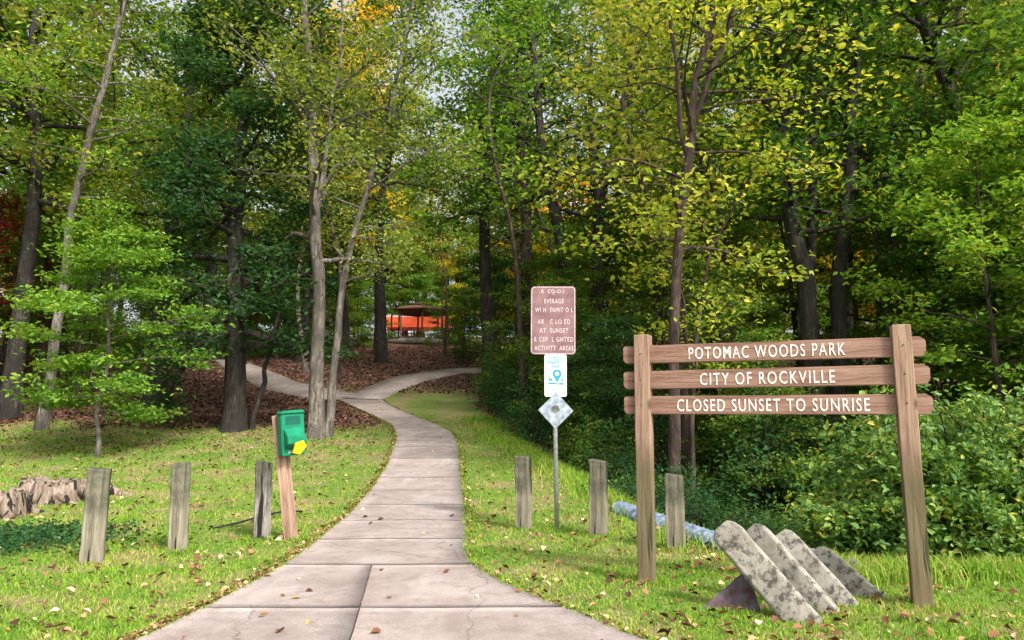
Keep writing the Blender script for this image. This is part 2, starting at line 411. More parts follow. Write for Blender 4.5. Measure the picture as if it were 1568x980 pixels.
class Plant:
    def __init__(s): s.tv=[]; s.tf=[]; s.nt=0; s.cl=[]; s.cn=[]
    def tube(s, P, R, n=6, jit=.0):
        P = np.asarray(P,float); k=len(P); T = np.gradient(P,axis=0); T/= np.linalg.norm(T,axis=1,keepdims=True)+1e-9
        ref = np.array([1.,.13,.07]) if abs(T[:,2]).mean()>.5 else np.array([.1,.05,1.])
        A = np.cross(T, ref); A/= np.linalg.norm(A,axis=1,keepdims=True)+1e-9; B = np.cross(T,A)
        th = np.linspace(0,2*np.pi,n,endpoint=False)
        Rr = np.asarray(R,float)[:,None]*(1+jit*rng.normal(size=(k,n)))
        V = P[:,None]+A[:,None]*(np.cos(th)*Rr)[...,None]+B[:,None]*(np.sin(th)*Rr)[...,None]
        i = np.arange(k-1)[:,None]*n; j=np.arange(n)[None]; j2=(j+1)%n
        F = np.stack([i+j, i+j2, i+n+j2, i+n+j],-1).reshape(-1,4)+s.nt
        s.tv.append(V.reshape(-1,3)); s.tf.append(F); s.nt += k*n
    def clump(s, p, n): s.cl.append(p); s.cn.append(n)
    def mesh(s, name, bark, leafm, sig, lsize, flat=.55, hexa=False, updir=.9):
        V=[]; F=[]; mi=[]; sm=[]; CV=[]; off=0
        if s.tv:
            tv=np.concatenate(s.tv); V.append(tv); F.append(np.concatenate(s.tf)); mi.append(0); sm.append(1)
            CV.append(np.zeros((len(tv),2))); off=len(tv)
        if s.cl:
            c=np.array(s.cl); cnt=np.array(s.cn); C=np.repeat(c,cnt,axis=0); n=len(C)
            sg=np.repeat(rng.uniform(.6,1.35,len(c)),cnt)[:,None]
            C=C+rng.normal(size=(n,3))*np.array([sig,sig,sig*flat])*sg
            Nn=rng.normal(size=(n,3)); Nn[:,2]=np.abs(Nn[:,2])+updir; Nn/=np.linalg.norm(Nn,axis=1,keepdims=True)
            LV,LF=leaf_geo(C,Nn,lsize*rng.uniform(.6,1.3,n),hexa=hexa)
            k=len(LV)//n
            cv=np.stack([np.repeat(rng.random(n),k), np.repeat(np.repeat(rng.random(len(c)),cnt),k)],1)
            V.append(LV); F+= [f+off for f in LF]; mi+=[1]*len(LF); sm+=[0]*len(LF); CV.append(cv)
        return fast_mesh(name,np.concatenate(V),F,[bark,leafm],mi,np.concatenate(CV),sm)

def wobble_line(P, n, amp):
    P=np.asarray(P,float); d=np.concatenate([[0],np.cumsum(np.linalg.norm(np.diff(P,axis=0),axis=1))]); d/=d[-1]
    t=np.linspace(0,1,n); Q=np.stack([np.interp(t,d,P[:,i]) for i in range(3)],1)
    Q=np.stack([smooth(Q[:,i],2) for i in range(3)],1)
    w=rng.normal(size=(n,3))*amp; w[0]=0
    w=np.stack([smooth(w[:,i],2) for i in range(3)],1); w[0]=0
    return Q+w

def limb(pl, start, az, L, r, upz, sub, cn, droop=.25, dens=3, subl=.45, seg=6, leafy=.35):
    d=np.array([math.cos(az),math.sin(az),upz]); d/=np.linalg.norm(d)
    pts=[np.array(start)]; cur=d.copy()
    for i in range(seg):
        cur=cur+rng.normal(size=3)*.16; cur[2]-=droop*(i/seg)*.5; cur/=np.linalg.norm(cur)
        pts.append(pts[-1]+cur*L/seg)
    pts=np.array(pts); pl.tube(pts,np.linspace(r,r*.18,len(pts)),5)
    for j in range(sub):
        u=random.uniform(.25,1.0); k=min(int(u*seg),seg-1); p=pts[k]+(pts[k+1]-pts[k])*random.random()
        dd=(pts[k+1]-pts[k]); dd/=np.linalg.norm(dd)
        side=np.cross(dd,[0,0,1]); side/=np.linalg.norm(side)+1e-6
        v=dd*.7+side*random.choice([-1,1])*random.uniform(.4,1.1)+np.array([0,0,random.uniform(-.25,.45)]); v/=np.linalg.norm(v)
        l=L*subl*random.uniform(.5,1.1)*(1.1-u*.5)
        q=[p]; c2=v
        for i in range(3):
            c2=c2+rng.normal(size=3)*.2; c2/=np.linalg.norm(c2); q.append(q[-1]+c2*l/3)
        q=np.array(q); pl.tube(q,np.linspace(r*.38,r*.08,4),4)
        for m in range(dens):
            uu=random.uniform(leafy,1.08); kk=min(int(uu*3),2); pp=q[kk]+(q[kk+1]-q[kk])*(uu*3-kk)
            pl.clump(pp,cn)
    return pts

def crown(pl, T, r0, start, n, L, sub, cn, up=(.1,.9), prof=None, dens=3, droop=.25, subl=.45, leafy=.35):
    K=len(T)
    for i in range(n):
        t=start+(1-start)*((i+random.random())/n)**.95
        k=min(int(t*(K-1)),K-2); p=T[k]+(T[k+1]-T[k])*(t*(K-1)-k)
        w=(t-start)/(1-start); pr=prof(w) if prof else (.55+1.1*w-1.35*w*w)
        limb(pl,p,i*2.4+random.uniform(-.5,.5),L*pr*random.uniform(.75,1.2),r0*(.42*(1-t)+.10),
             up[0]+(up[1]-up[0])*w+random.uniform(-.12,.12),sub,cn,droop,dens,subl,leafy=leafy)

def tall(seed, H, r, start, n, L, cn, ls, bark, leafm, name, sub=6):
    global rng
    rng=np.random.default_rng(seed); random.seed(seed)
    pl=Plant(); T=wobble_line([(0,0,-.5),(rng.normal()*.3,rng.normal()*.3,H*.35),(rng.normal()*.8,rng.normal()*.8,H*.7),(rng.normal()*1.0,rng.normal()*1.0,H)],22,.12)
    R=np.linspace(r,r*.15,22); R[0]*=1.5; R[1]*=1.12
    pl.tube(T,R,10,.05)
    crown(pl,T,r,start,n,L,sub,cn)
    return pl.mesh(name,bark,leafm,.55,ls,flat=.5)
TALL=[tall(21,22,.30,.20,38,4.8,17,.28,M_barkdark,M_forest,'tall_tree_a'),
      tall(22,24,.36,.26,38,5.2,17,.28,M_barkdark,M_forest,'tall_tree_b'),
      tall(23,20,.26,.16,38,4.2,17,.26,M_barkbrown,M_forest,'tall_tree_c'),
      tall(24,23,.33,.33,32,5.2,13,.26,M_barkdark,M_forest,'tall_tree_d'),
      tall(25,15,.11,.40,16,2.6,8,.20,M_barkbrown,M_fresh,'pole_tree_a',5),
      tall(26,17,.15,.45,16,3.0,8,.20,M_barkpale,M_yellow,'pole_tree_b',5)]
def under(seed,H,r,start,n,L,cn,ls,bark,leafm,name,sig=.30):
    global rng
    rng=np.random.default_rng(seed); random.seed(seed)
    pl=Plant(); T=wobble_line([(0,0,-.4),(rng.normal()*.15,rng.normal()*.15,H*.5),(rng.normal()*.4,rng.normal()*.4,H)],14,.08)
    pl.tube(T,np.linspace(r,r*.15,14),7,.04)
    crown(pl,T,r,start,n,L,6,cn,up=(-.05,.7),prof=lambda w:(.75+.8*w-1.15*w*w))
    return pl.mesh(name,bark,leafm,sig,ls,flat=.35)
UND=[under(31,7.5,.09,.12,32,2.3,18,.15,M_barkdark,M_forest,'under_a'),
     under(32,9.0,.11,.15,34,2.7,18,.17,M_barkbrown,M_fresh,'under_b'),
     under(33,6.0,.07,.10,28,2.0,18,.14,M_barkdark,M_dark,'under_c')]
def shrub(seed,H,W,ncl,cn,ls,leafm,name,sig=.18,hexa=False):
    global rng
    rng=np.random.default_rng(seed); random.seed(seed)
    pl=Plant()
    for i in range(ncl):
        a=random.uniform(0,6.28); e=math.acos(random.random()**.8*.98); rr=random.uniform(.55,1.10)*(1+.22*math.sin(3*a+seed)+.18*math.sin(5*a)+.15*math.sin(7*e+a))
        p=np.array([math.cos(a)*math.sin(e)*W*rr, math.sin(a)*math.sin(e)*W*rr, .12+H*math.cos(e)*rr])
        pl.clump(p,cn)
        if i%5==0:
            mid=p*np.array([.35,.35,.75]); pl.tube(np.array([[p[0]*.05,p[1]*.05,-.2],mid,p]),[.018,.012,.004],4)
    return pl.mesh(name,M_barkbrown,leafm,sig,ls,flat=.8,hexa=hexa,updir=.5)
SHR=[shrub(41,1.5,1.2,190,18,.10,M_forest,'shrub_a'), shrub(42,1.1,1.3,190,18,.095,M_forest,'shrub_b'),
     shrub(43,2.1,1.3,220,18,.11,M_dark,'shrub_c')]

def inst(name, me, x, y, s=1, rz=0, col=None, leaf=None, dz=0, parent=None, sz=1):
    o=bpy.data.objects.new(name,me); o.location=(x,y,tz(x,y)-.05+dz); o.scale=(s,s,s*sz); o.rotation_euler=(0,0,rz)
    link(o,parent,col)
    if leaf is not None:
        o.material_slots[1].link='OBJECT'; o.material_slots[1].material=leaf
    return o
random.seed(5)
NEAR=[(-23,25,0,1,None),(-18.5,29,2,1,M_fresh),(-28,31,2,1,M_dark),(-21.5,35,1,.95,M_dark),(-15.2,37,3,.95,None),(-11.0,38.5,0,.9,M_dark),
      (-10.5,46,1,1,M_gold_glow),(-6.7,38,3,.95,M_forest),(-19.5,19.5,2,.9,M_fresh),(-26,20,0,1,M_forest),(-16.5,24.5,3,.95,M_yellow),
      (.9,46,3,.95,M_dark),(-.9,31,3,.95,M_forest),(5.6,34,0,.95,None),(8.4,38,1,.95,M_yellow),(7.6,27.5,3,1,M_forest),
      (11.4,17,0,.85,M_forest),(12.5,25,1,.9,None),(16.5,19.5,2,1,M_fresh),(15,33,0,.95,M_gold_glow),
      (20,27,3,1,None),(23,22,0,1,M_fresh),(28,29,2,1,None),(14.0,12.8,2,.7,M_fresh)]
for x,y,k,s,lm in NEAR:
    inst('forest_tree',TALL[k],x,y,s,random.uniform(0,6.28),leaf=lm)

dc=bpy.data.collections.new('distant_trees'); random.seed(9)
def clearing(x,y): return math.hypot(x+6,y-59)<9 or (-.19<x/y<-.075 and y<68)
for i in range(78):
    y=random.uniform(44,92); x=random.uniform(-1.0*y,1.0*y)
    if clearing(x,y): continue
    if .025<x/y<.14: continue
    if near_poly(np.array(x),np.array(y),BR_L,2.5): continue
    inst('distant_tree',TALL[random.randrange(4)],x,y,random.uniform(.8,1.1),random.uniform(0,6.28),dc,
         leaf=random.choice([None,None,M_fresh,M_yellow]))  # brighter leaf colours paint background sun glow into some distant crowns
for x,y,k in ((-9.5,76,1),(-13,72,0),(-5.5,73,2),(-2.0,70,0),(-17,62,1),(-15,57,3)):
    inst('distant_tree',TALL[k],x,y,1.1,x,dc,leaf=M_fresh if k!=1 else None)
for i in range(110):
    y=random.uniform(40,80); x=random.uniform(-1.0*y,1.0*y)
    if clearing(x,y): continue
    if x<0 and y<50: continue
    inst('distant_understory',UND[random.randrange(3)],x,y,random.uniform(.9,1.5),random.uniform(0,6.28),dc,
         leaf=random.choice([None,M_fresh,M_fresh,M_gold_glow]))  # bright green and gold paint backlit spots between far trunks
for i in range(22):
    inst('distant_understory',UND[random.randrange(3)],-28+i*2.1+random.uniform(-.8,.8),random.uniform(69,78),random.uniform(1,1.6),random.uniform(0,6.28),dc,leaf=random.choice([M_fresh,M_gold_glow,M_fresh]))  # backlit glow put into the leaf colour of this far row too
e=bpy.data.objects.new('distant_forest',None); e.instance_type='COLLECTION'; e.instance_collection=dc; link(e)

uc=bpy.data.collections.new('understory_plants'); random.seed(15)
US=[(1.5,21,0,.6),(2.7,18.5,2,.62),(4.2,21,0,.75),(2.2,24.5,1,.6),(5.0,17.6,0,.7),(.9,27,0,.7),(3.8,28.5,1,.8),(6.4,24,1,.8),(5.0,14.8,2,.62),
    (9.6,16.2,0,.85),(8.9,13.4,1,.75),(10.8,14.2,1,.9),(12.5,17.5,1,1),(11.8,11.6,1,.75),(14.5,15,1,1),(10.4,22,1,1.1),(13,21.5,0,1.2),
    (17,23,1,1.2),(16.8,14.2,0,1),(19,18,1,1.2),(3.0,35,0,1),(.2,33.5,0,.7),(5.5,31,0,.9),(9.5,30,1,1.1),(-1.5,40,2,.9),(-2.45,37.2,1,.42),
    (-4.7,50.5,1,.50),(-9.1,50.5,0,.55),
    (-22,32,0,1),(-25,27,1,1),(-19.5,24.5,2,1),(-29,35,0,1.3),(-17,44,0,1),(-27,42,1,1.3),(-33,38,0,1.4),(-12.5,52,1,1),(-20,21,0,.8),
    (-10.3,49,0,.7),(-14.5,47,1,.9),(-19,40,0,.9),(-24,37,1,1)]
for x,y,k,s in US:
    inst('understory_tree',UND[k],x,y,s,random.uniform(0,6.28),uc,leaf=random.choice([None,M_forest,M_forest,M_dark]) if -5<x<7 else random.choice([None,M_forest,M_fresh]))
for x,y,k in ((-16,27.5,4),(-14.6,31,5),(-18.6,33,4),(-10.2,27.2,4),(-9.2,33,5),(-7.4,31.5,4),(-13,41,4),(-22,28,5),(-8.2,44,4),(-3.9,44,4),
              (.2,23.5,4),(1.2,30,5),(4.6,23,4),(5.5,26,5),(4.0,17.2,4),(6.1,20.5,4),(10.1,19,4),(11.5,21,5),(9.2,24,4),(13.6,19,5),(-20.5,30,4),(-25,29,4)):
    inst('sapling',TALL[k],x,y,random.uniform(.8,1.05),random.uniform(0,6.28),uc,leaf=random.choice([M_fresh,M_yellow,M_forest]))
yy=8.6
while yy<34:
    x0=float(ex(yy))
    for k in range(4):
        x=x0+random.uniform(.8,1.4)+k*random.uniform(1.5,2.1); y=yy+random.uniform(-.4,.4)
        if yy<11.5 and x<3.9: continue
        s=random.uniform(.45,.9)
        if x/y<-.06: continue
        if on_path(np.array(x),np.array(y),1.2*s): continue
        inst('shrub',SHR[random.randrange(3)],x,y,s,random.uniform(0,6.28),uc,dz=-.05,leaf=random.choice([None,M_dark,M_forest]))
    yy+=1.5
for i in range(9):
    x=random.uniform(3.0,4.6); y=random.uniform(9.8,12.5)
    inst('shrub',SHR[random.randrange(3)],x,y,random.uniform(.3,.55),random.uniform(0,6.28),uc,leaf=M_dark)
for i in range(34):
    x=random.uniform(5,24); y=random.uniform(9.5,22)
    if .36<x/y<.47 and y<18: continue
    inst('shrub',SHR[random.randrange(3)],x,y,random.uniform(.7,1.2),random.uniform(0,6.28),uc,leaf=random.choice([None,M_fresh,M_forest]))
for i in range(22):
    x=random.uniform(-32,-12); y=random.uniform(39,52)
    if near_poly(np.array(x),np.array(y),BR_L,2.0): continue
    inst('shrub',SHR[random.randrange(3)],x,y,random.uniform(.5,1.1),random.uniform(0,6.28),uc,leaf=random.choice([M_fresh,M_forest]))
for x,y,s in ((-2.9,48,.7),(-10.8,53,.6),(-4.4,53,.5),(-6.0,52,.28)):
    inst('shrub',SHR[0],x,y,s,x,uc,leaf=M_fresh)
e=bpy.data.objects.new('undergrowth',None); e.instance_type='COLLECTION'; e.instance_collection=uc; link(e)

# ------------------------------------------------------------------ key trees
def key_tree(name, base, stems, bark, leafm, sig, ls, seed, crowns, hexa=False, flat=.5):
    global rng
    rng=np.random.default_rng(seed); random.seed(seed)
    bx,by=base; bz=tz(bx,by); pl=Plant(); TT=[]
    for pts,r0,r1 in stems:
        P=np.array(pts,float)-np.array([bx,by,bz]); T=wobble_line(P,30,.06+r0*.15)
        R=np.linspace(r0,r1,30)
        if P[0,2]<.2: R[0]*=1.7; R[1]*=1.25; R[2]*=1.08
        pl.tube(T,R,12,.05); TT.append((T,r0))
    for c in crowns:
        T,r0=TT[c.pop('stem')]; crown(pl,T,r0,**c)
    o=bpy.data.objects.new(name,pl.mesh(name,bark,leafm,sig,ls,flat=flat,hexa=hexa)); o.location=(bx,by,bz)
    return link(o)

key_tree('pale_barked_tree',(-5.5,21),[
    ([(-5.5,21,.5),(-5.53,21,4.9),(-5.76,21,7.85),(-5.96,21,10.9),(-6.3,21,14),(-6.2,21.2,19)],.22,.06),
    ([(-5.28,21.15,.5),(-5.0,21.2,4.6),(-4.45,21.3,7.9),(-3.8,21.3,10),(-3.3,21.4,13),(-2.8,21.4,16)],.125,.03),
    ([(-5.7,21,7.0),(-5.3,20.7,9.8),(-5.0,20.4,12),(-5.0,20.2,15)],.08,.025),
    ([(-5.9,21,10),(-7.0,20.7,12.2),(-8.2,20.5,13.8)],.06,.02)],
    M_barkpale,M_yellow,.42,.15,51,
    [dict(stem=0,start=.28,n=24,L=4.6,sub=8,cn=7,up=(.2,1.0),dens=4),dict(stem=1,start=.28,n=22,L=4.2,sub=8,cn=8,up=(.1,.8),dens=4),
     dict(stem=2,start=.2,n=10,L=3.2,sub=8,cn=8,dens=4),dict(stem=3,start=.2,n=9,L=3.0,sub=8,cn=8,dens=4)])
key_tree('dark_maple_tree',(-8.2,22),[
    ([(-8.2,22,.6),(-8.25,22,4),(-8.5,22,8),(-8.3,22,12),(-8.2,22,15)],.33,.08),
    ([(-7.75,22.1,.7),(-7.3,22.1,3),(-7.0,22,5)],.10,.03)],
    M_barkdark,M_dark,.36,.17,52,[dict(stem=0,start=.18,n=54,L=3.5,sub=7,cn=21,up=(-.30,.7),prof=lambda w:.85+.4*w-.9*w*w)],flat=.35)
key_tree('leaning_tree',(-13.9,22),[
    ([(-13.9,22,.6),(-13.5,22,5.9),(-13.4,22,8.5),(-13.1,22,10.2),(-12.5,22,13),(-12,22,18)],.15,.06)],
    M_barkpale,M_fresh,.45,.16,53,[dict(stem=0,start=.42,n=32,L=3.8,sub=7,cn=13)])
key_tree('oak_tree',(-12.5,26),[
    ([(-12.5,26,1.5),(-12.4,26,6),(-12.0,26,12),(-11.5,26,20)],.32,.1)],
    M_barkdark,M_forest,.5,.20,54,[dict(stem=0,start=.28,n=36,L=4.4,sub=6,cn=16)])
key_tree('young_maple_tree',(-10.0,18),[
    ([(-10,18,.3),(-9.95,18,2.2),(-9.85,18,4),(-9.8,18,6.0)],.06,.02)],
    M_barkpale,M_fresh,.27,.13,55,[dict(stem=0,start=.22,n=36,L=2.0,sub=7,cn=20,up=(-.1,.6),prof=lambda w:.95+.3*w-.85*w*w)],flat=.22)
key_tree('slender_tree',(2.97,14),[
    ([(2.97,14,-.8),(3.02,14,2.9),(3.28,14,5.3),(3.6,14,7.3),(4.1,14,9.8),(4.3,14,13)],.125,.045),
    ([(3.58,14,7.2),(4.2,13.8,8.8),(4.9,13.6,10.6),(5.3,13.5,12.5)],.06,.02),
    ([(3.45,14,6.5),(3.2,13.8,8.4),(3.1,13.6,10.4),(2.9,13.5,12.5)],.05,.02)],
    M_barkbrown,M_lime,.34,.13,56,
    [dict(stem=0,start=.36,n=24,L=3.9,sub=6,cn=8,up=(.05,.7)),dict(stem=1,start=.1,n=13,L=3.5,sub=6,cn=8,up=(0,.6)),
     dict(stem=2,start=.1,n=11,L=2.8,sub=6,cn=7)],hexa=True)
key_tree('slender_forked_tree',(3.45,14.6),[
    ([(3.45,14.6,-.8),(3.55,14.6,2.2),(3.9,14.6,4.4),(5.0,14.5,6.5)],.055,.02),
    ([(3.6,14.6,2.4),(3.3,14.6,4.2),(2.6,14.5,5.6)],.03,.012)],
    M_barkbrown,M_lime,.3,.12,57,[dict(stem=0,start=.4,n=12,L=2.2,sub=5,cn=8),dict(stem=1,start=.4,n=6,L=1.4,sub=4,cn=7)],hexa=True)
key_tree('multi_stemmed_tree',(6.9,17),[
    ([(6.9,17,-.6),(6.95,17,4),(6.6,17,7),(6.3,17,14)],.27,.08),
    ([(7.25,17,-.6),(7.5,17,4),(8.1,17,7.5),(8.9,17,14)],.22,.07),
    ([(7.0,17.2,1.5),(7.15,17.3,4.5),(7.4,17.4,9),(7.3,17.4,14)],.14,.05)],
    M_barkdark,M_forest,.45,.17,58,[dict(stem=0,start=.42,n=24,L=3.3,sub=6,cn=15),dict(stem=1,start=.42,n=24,L=3.3,sub=6,cn=15),dict(stem=2,start=.5,n=10,L=2.4,sub=5,cn=12)])
key_tree('black_walnut_tree',(2.0,25.5),[
    ([(2.0,25.5,1),(1.9,25.5,6.5),(1.5,25.5,9),(.9,25.5,12),(.6,25.5,18)],.28,.08)],
    M_barkdark,M_forest,.5,.18,59,[dict(stem=0,start=.45,n=22,L=3.6,sub=6,cn=7)])
key_tree('forked_oak_tree',(3.1,26.5),[
    ([(3.1,26.5,1),(3.1,26.5,8),(3.3,26.5,10),(4.5,26.5,13.5),(5,26.5,18)],.31,.08),
    ([(3.2,26.5,9),(2.9,26.5,12),(3.0,26.5,16)],.15,.05)],
    M_barkdark,M_yellow,.5,.18,60,[dict(stem=0,start=.45,n=20,L=3.8,sub=6,cn=7),dict(stem=1,start=.3,n=10,L=2.5,sub=5,cn=6)])
key_tree('ash_tree',(.7,27.5),[([(.7,27.5,1.5),(.6,27.5,8),(.2,27.5,14),(0,27.5,20)],.25,.08)],
    M_barkbrown,M_fresh,.5,.18,61,[dict(stem=0,start=.38,n=28,L=4.0,sub=6,cn=10)])
key_tree('red_dogwood_tree',(-19.2,26.5),[([(-19.2,26.5,.8),(-19,26.5,5),(-18.8,26.5,9.5)],.12,.03)],
    M_barkbrown,M_red,.35,.15,62,[dict(stem=0,start=.5,n=16,L=1.9,sub=5,cn=14)])

def big_bush():
    global rng
    rng=np.random.default_rng(71); random.seed(71); pl=Plant()
    blobs=[(4.45,8.3,.10,1.05,.85,.95),(5.4,8.6,.2,1.4,1.0,1.30),(6.8,8.9,.2,1.4,1.0,1.28),(3.85,8.1,-.1,.6,.6,.50),(5.9,7.9,.1,1.1,.7,.8),(4.7,7.7,.05,.9,.5,.5)]
    for (bx,by,bz,rx,ry,rz) in blobs:
        for i in range(int(175*rx*rz+60)):
            v=rng.normal(size=3); v/=np.linalg.norm(v)
            if v[2]<-.3: v[2]*=-1
            k=random.uniform(.74,1.08)+.18*math.sin(v[0]*9)*math.sin(v[1]*7+v[2]*6)
            p=np.array([bx+v[0]*rx*k,by+v[1]*ry*k,bz+v[2]*rz*k]); pl.clump(p-np.array([5,8.3,0]),20)
        for i in range(34):
            a=random.uniform(0,6.28); v=np.array([math.cos(a)*rx*random.uniform(.5,1.2),math.sin(a)*ry*random.uniform(.5,1.2),rz*random.uniform(.8,1.2)])
            c=np.array([bx-5,by-8.3,bz]); P=np.array([c*[1,1,0]+[0,0,-.6],c+v*[.4,.4,.8],c+v*[.8,.8,1.02],c+v*[1.18,1.18,.84]])
            pl.tube(P,[.014,.01,.006,.003],4)
            for m in range(6): pl.clump(P[2]+(P[3]-P[2])*random.random(),8)
    o=bpy.data.objects.new('honeysuckle_bush',pl.mesh('honeysuckle_bush',M_barkbrown,M_bush,.085,.078,flat=.8,hexa=True,updir=.45))
    o.location=(5,8.3,0); link(o)
big_bush()

# ------------------------------------------------------------------ grass, weeds, litter
rng=np.random.default_rng(101); random.seed(101)
def blades(name, x, y, h, w, mat, lean=.5):
    n=len(x); z=terrain(x,y); a=rng.uniform(0,6.28,n); la=rng.uniform(0,6.28,n); ll=rng.random(n)*lean*h
    B=np.stack([x,y,z-.004],1); s=np.stack([np.cos(a),np.sin(a),np.zeros(n)],1)*w[:,None]*.5
    tip=B+np.stack([np.cos(la)*ll,np.sin(la)*ll,h],1)
    mid=B+np.stack([np.cos(la)*ll*.35,np.sin(la)*ll*.35,h*.6],1)
    V=np.stack([B-s,B+s,mid+s*.7,tip,mid-s*.7],1).reshape(-1,3)
    F=np.arange(n)[:,None]*5+np.array([[0,1,2,4]]); F2=np.arange(n)[:,None]*5+np.array([[4,2,3]])
    cv=np.repeat(rng.random(n),5)
    return fast_mesh(name,V,[F,F2],[mat],[0,0],cv)
n=430000
y=3.9+(24.5-3.9)*rng.random(n)**1.8; x=(rng.random(n)*2-1)*(.74*y+1.0)
keep=(~on_path(x,y,-.0))&(litter(x,y)<.5+.4*rng.random(n))
pn=n2(x,y,2.2)*.5+n2(x,y,6)*.5+n2(x,y,15)*.25
keep&=(pn+rng.random(n)*1.6>.36)
x=x[keep];y=y[keep]
link(bpy.data.objects.new('grass',blades('grass',x,y,rng.uniform(.015,.045,len(x))*(1+.35*n2(x,y,1.7)),.004+.0009*y,M_grass,1.3)))
n=24000
y=rng.uniform(6.4,24,n); x=ex(y)+rng.normal(size=n)*.30-.05
m=rng.random(n)<.45; x[m]=rng.uniform(2.9,8.5,m.sum()); y[m]=7.0+rng.normal(size=m.sum())*.28
k=~on_path(x,y,.1)&~((y>7.6)&(y<12)&(x>1.3)&(x<2.9)&(rng.random(n)<.75)); x=x[k];y=y[k]
link(bpy.data.objects.new('tall_grass',blades('tall_grass',x,y,rng.uniform(.06,.22,len(x)),.006+.0009*y,M_grass,1.0)))
n=22000; ye=4+20*rng.random(n)**1.6; sd=rng.random(n)<.5
xe=np.where(sd,pL(ye)+rng.normal(size=n)*.03-.015,pR(ye)+rng.normal(size=n)*.03+.015)
# tufts around posts
tx=[];ty=[]
for px_,py_ in ((-4.06,7.38),(-3.56,8.13),(-2.92,8.9),(-2.54,8.92),(.156,9.66),(1.03,9.1),(1.77,8.22),(1.16,6.56),(3.05,5.75),(.567,9.56),(2.2,5.5),(2.5,5.75),(1.7,5.8)):
    a=rng.uniform(0,6.28,260); r=.10+np.abs(rng.normal(size=260))*.07; tx.append(px_+np.cos(a)*r); ty.append(py_+np.sin(a)*r)
xe=np.concatenate([xe]+tx); ye=np.concatenate([ye]+ty)
link(bpy.data.objects.new('edge_grass',blades('edge_grass',xe,ye,rng.uniform(.03,.075,len(xe)),.005+.0008*ye,M_grass,1.2)))

def scatter_leaves(name,x,y,size,mat,dz=.012,hexa=True,tilt=.35):
    n=len(x); z=terrain(x,y)+dz+rng.random(n)*.02
    N=rng.normal(size=(n,3))*tilt; N[:,2]=1; N/=np.linalg.norm(N,axis=1,keepdims=True)
    V,F=leaf_geo(np.stack([x,y,z],1),N,size,hexa=hexa,asp=.75,fold=.18)
    k=len(V)//n; cv=np.stack([np.repeat(rng.random(n),k)]*2,1)
    return link(bpy.data.objects.new(name,fast_mesh(name,V,F,[mat],[0]*len(F),cv)))
n=50000; y=rng.uniform(20.5,50,n); x=rng.uniform(-1,1,n)*(.72*y)-1
k=(litter(x,y)>.35)&(~on_path(x,y,-.05))&(x<3); x=x[k];y=y[k]
scatter_leaves('leaf_litter',x,y,rng.uniform(.07,.15,len(x)),M_litter2,hexa=False)
n=4500; y=rng.uniform(14,24,n); x=-3.5-rng.random(n)*13; k=~on_path(x,y,0)&(rng.random(n)<(y-14)/9); x=x[k];y=y[k]
scatter_leaves('drifted_leaves',x,y,rng.uniform(.05,.10,len(x)),M_litter2,dz=.03,hexa=False)
n=4200; y=4+20*rng.random(n)**1.5; x=(rng.random(n)*2-1)*(.72*y+.5); k=brush(x,y)<.3; x=x[k];y=y[k]
k=~on_path(x,y,0)|(rng.random(len(x))<.08); x=x[k];y=y[k]
n=3600; ye=4+24*rng.random(n)**1.5; xe=np.where(rng.random(n)<.78,pL(ye)-np.abs(rng.normal(size=n))*.05+.02,pR(ye)+np.abs(rng.normal(size=n))*.05-.02)
n=1500; yd=rng.uniform(6.9,12,n); xd=rng.uniform(1.8,8,n)
szs=np.concatenate([rng.uniform(.02,.068,len(x))*(1+.03*y), rng.uniform(.018,.042,len(xe))*(1+.03*ye), rng.uniform(.03,.08,len(xd))])
x=np.concatenate([x,xe,xd]); y=np.concatenate([y,ye,yd])
scatter_leaves('scattered_fallen_leaves',x,y,szs,M_litter,dz=.03)
n=4500; y=8.7+rng.normal(size=n)*.5; x=-6.1+rng.normal(size=n)*.7; k=(y>7.6); x=x[k];y=y[k]
scatter_leaves('ground_ivy',x,y,rng.uniform(.035,.065,len(x)),M_dark,dz=.04,tilt=.7)
n=3500; y=rng.uniform(6.7,8.5,n); x=rng.uniform(2.6,4.3,n)
scatter_leaves('creeping_weeds',x,y,rng.uniform(.03,.06,n),M_bush,dz=.05,tilt=.7)

# ------------------------------------------------------------------ man-made helpers
def box(name,w,d,h,mat,loc=(0,0,0),rot=(0,0,0),parent=None,bev=.006,cuts=0,jit=0,center=True,seed=0,topcut=0):
    bm=bmesh.new(); bmesh.ops.create_cube(bm,size=1)
    for v in bm.verts:
        v.co.x*=w; v.co.y*=d; v.co.z*=h
        if not center: v.co.z+=h/2
    if topcut:
        zt=max(v.co.z for v in bm.verts)
        for v in bm.verts:
            if v.co.z>zt-1e-4: v.co.z-=topcut*(v.co.x/w+.5)
    if bev: bmesh.ops.bevel(bm,geom=bm.edges[:],offset=bev,segments=2,affect='EDGES',profile=.6)
    if cuts:
        ed=[e for e in bm.edges if e.calc_length()>.4*max(w,d,h)]
        bmesh.ops.subdivide_edges(bm,edges=ed,cuts=cuts,use_grid_fill=True)
    if jit:
        for v in bm.verts:
            nn=noise.noise_vector(v.co*7+Vector((seed,seed*1.7,0))); v.co.x+=nn.x*jit; v.co.y+=nn.y*jit; v.co.z+=nn.z*jit*.5
    me=bpy.data.meshes.new(name); bm.to_mesh(me); bm.free(); me.materials.append(mat)
    o=bpy.data.objects.new(name,me); o.location=loc; o.rotation_euler=rot
    return link(o,parent)

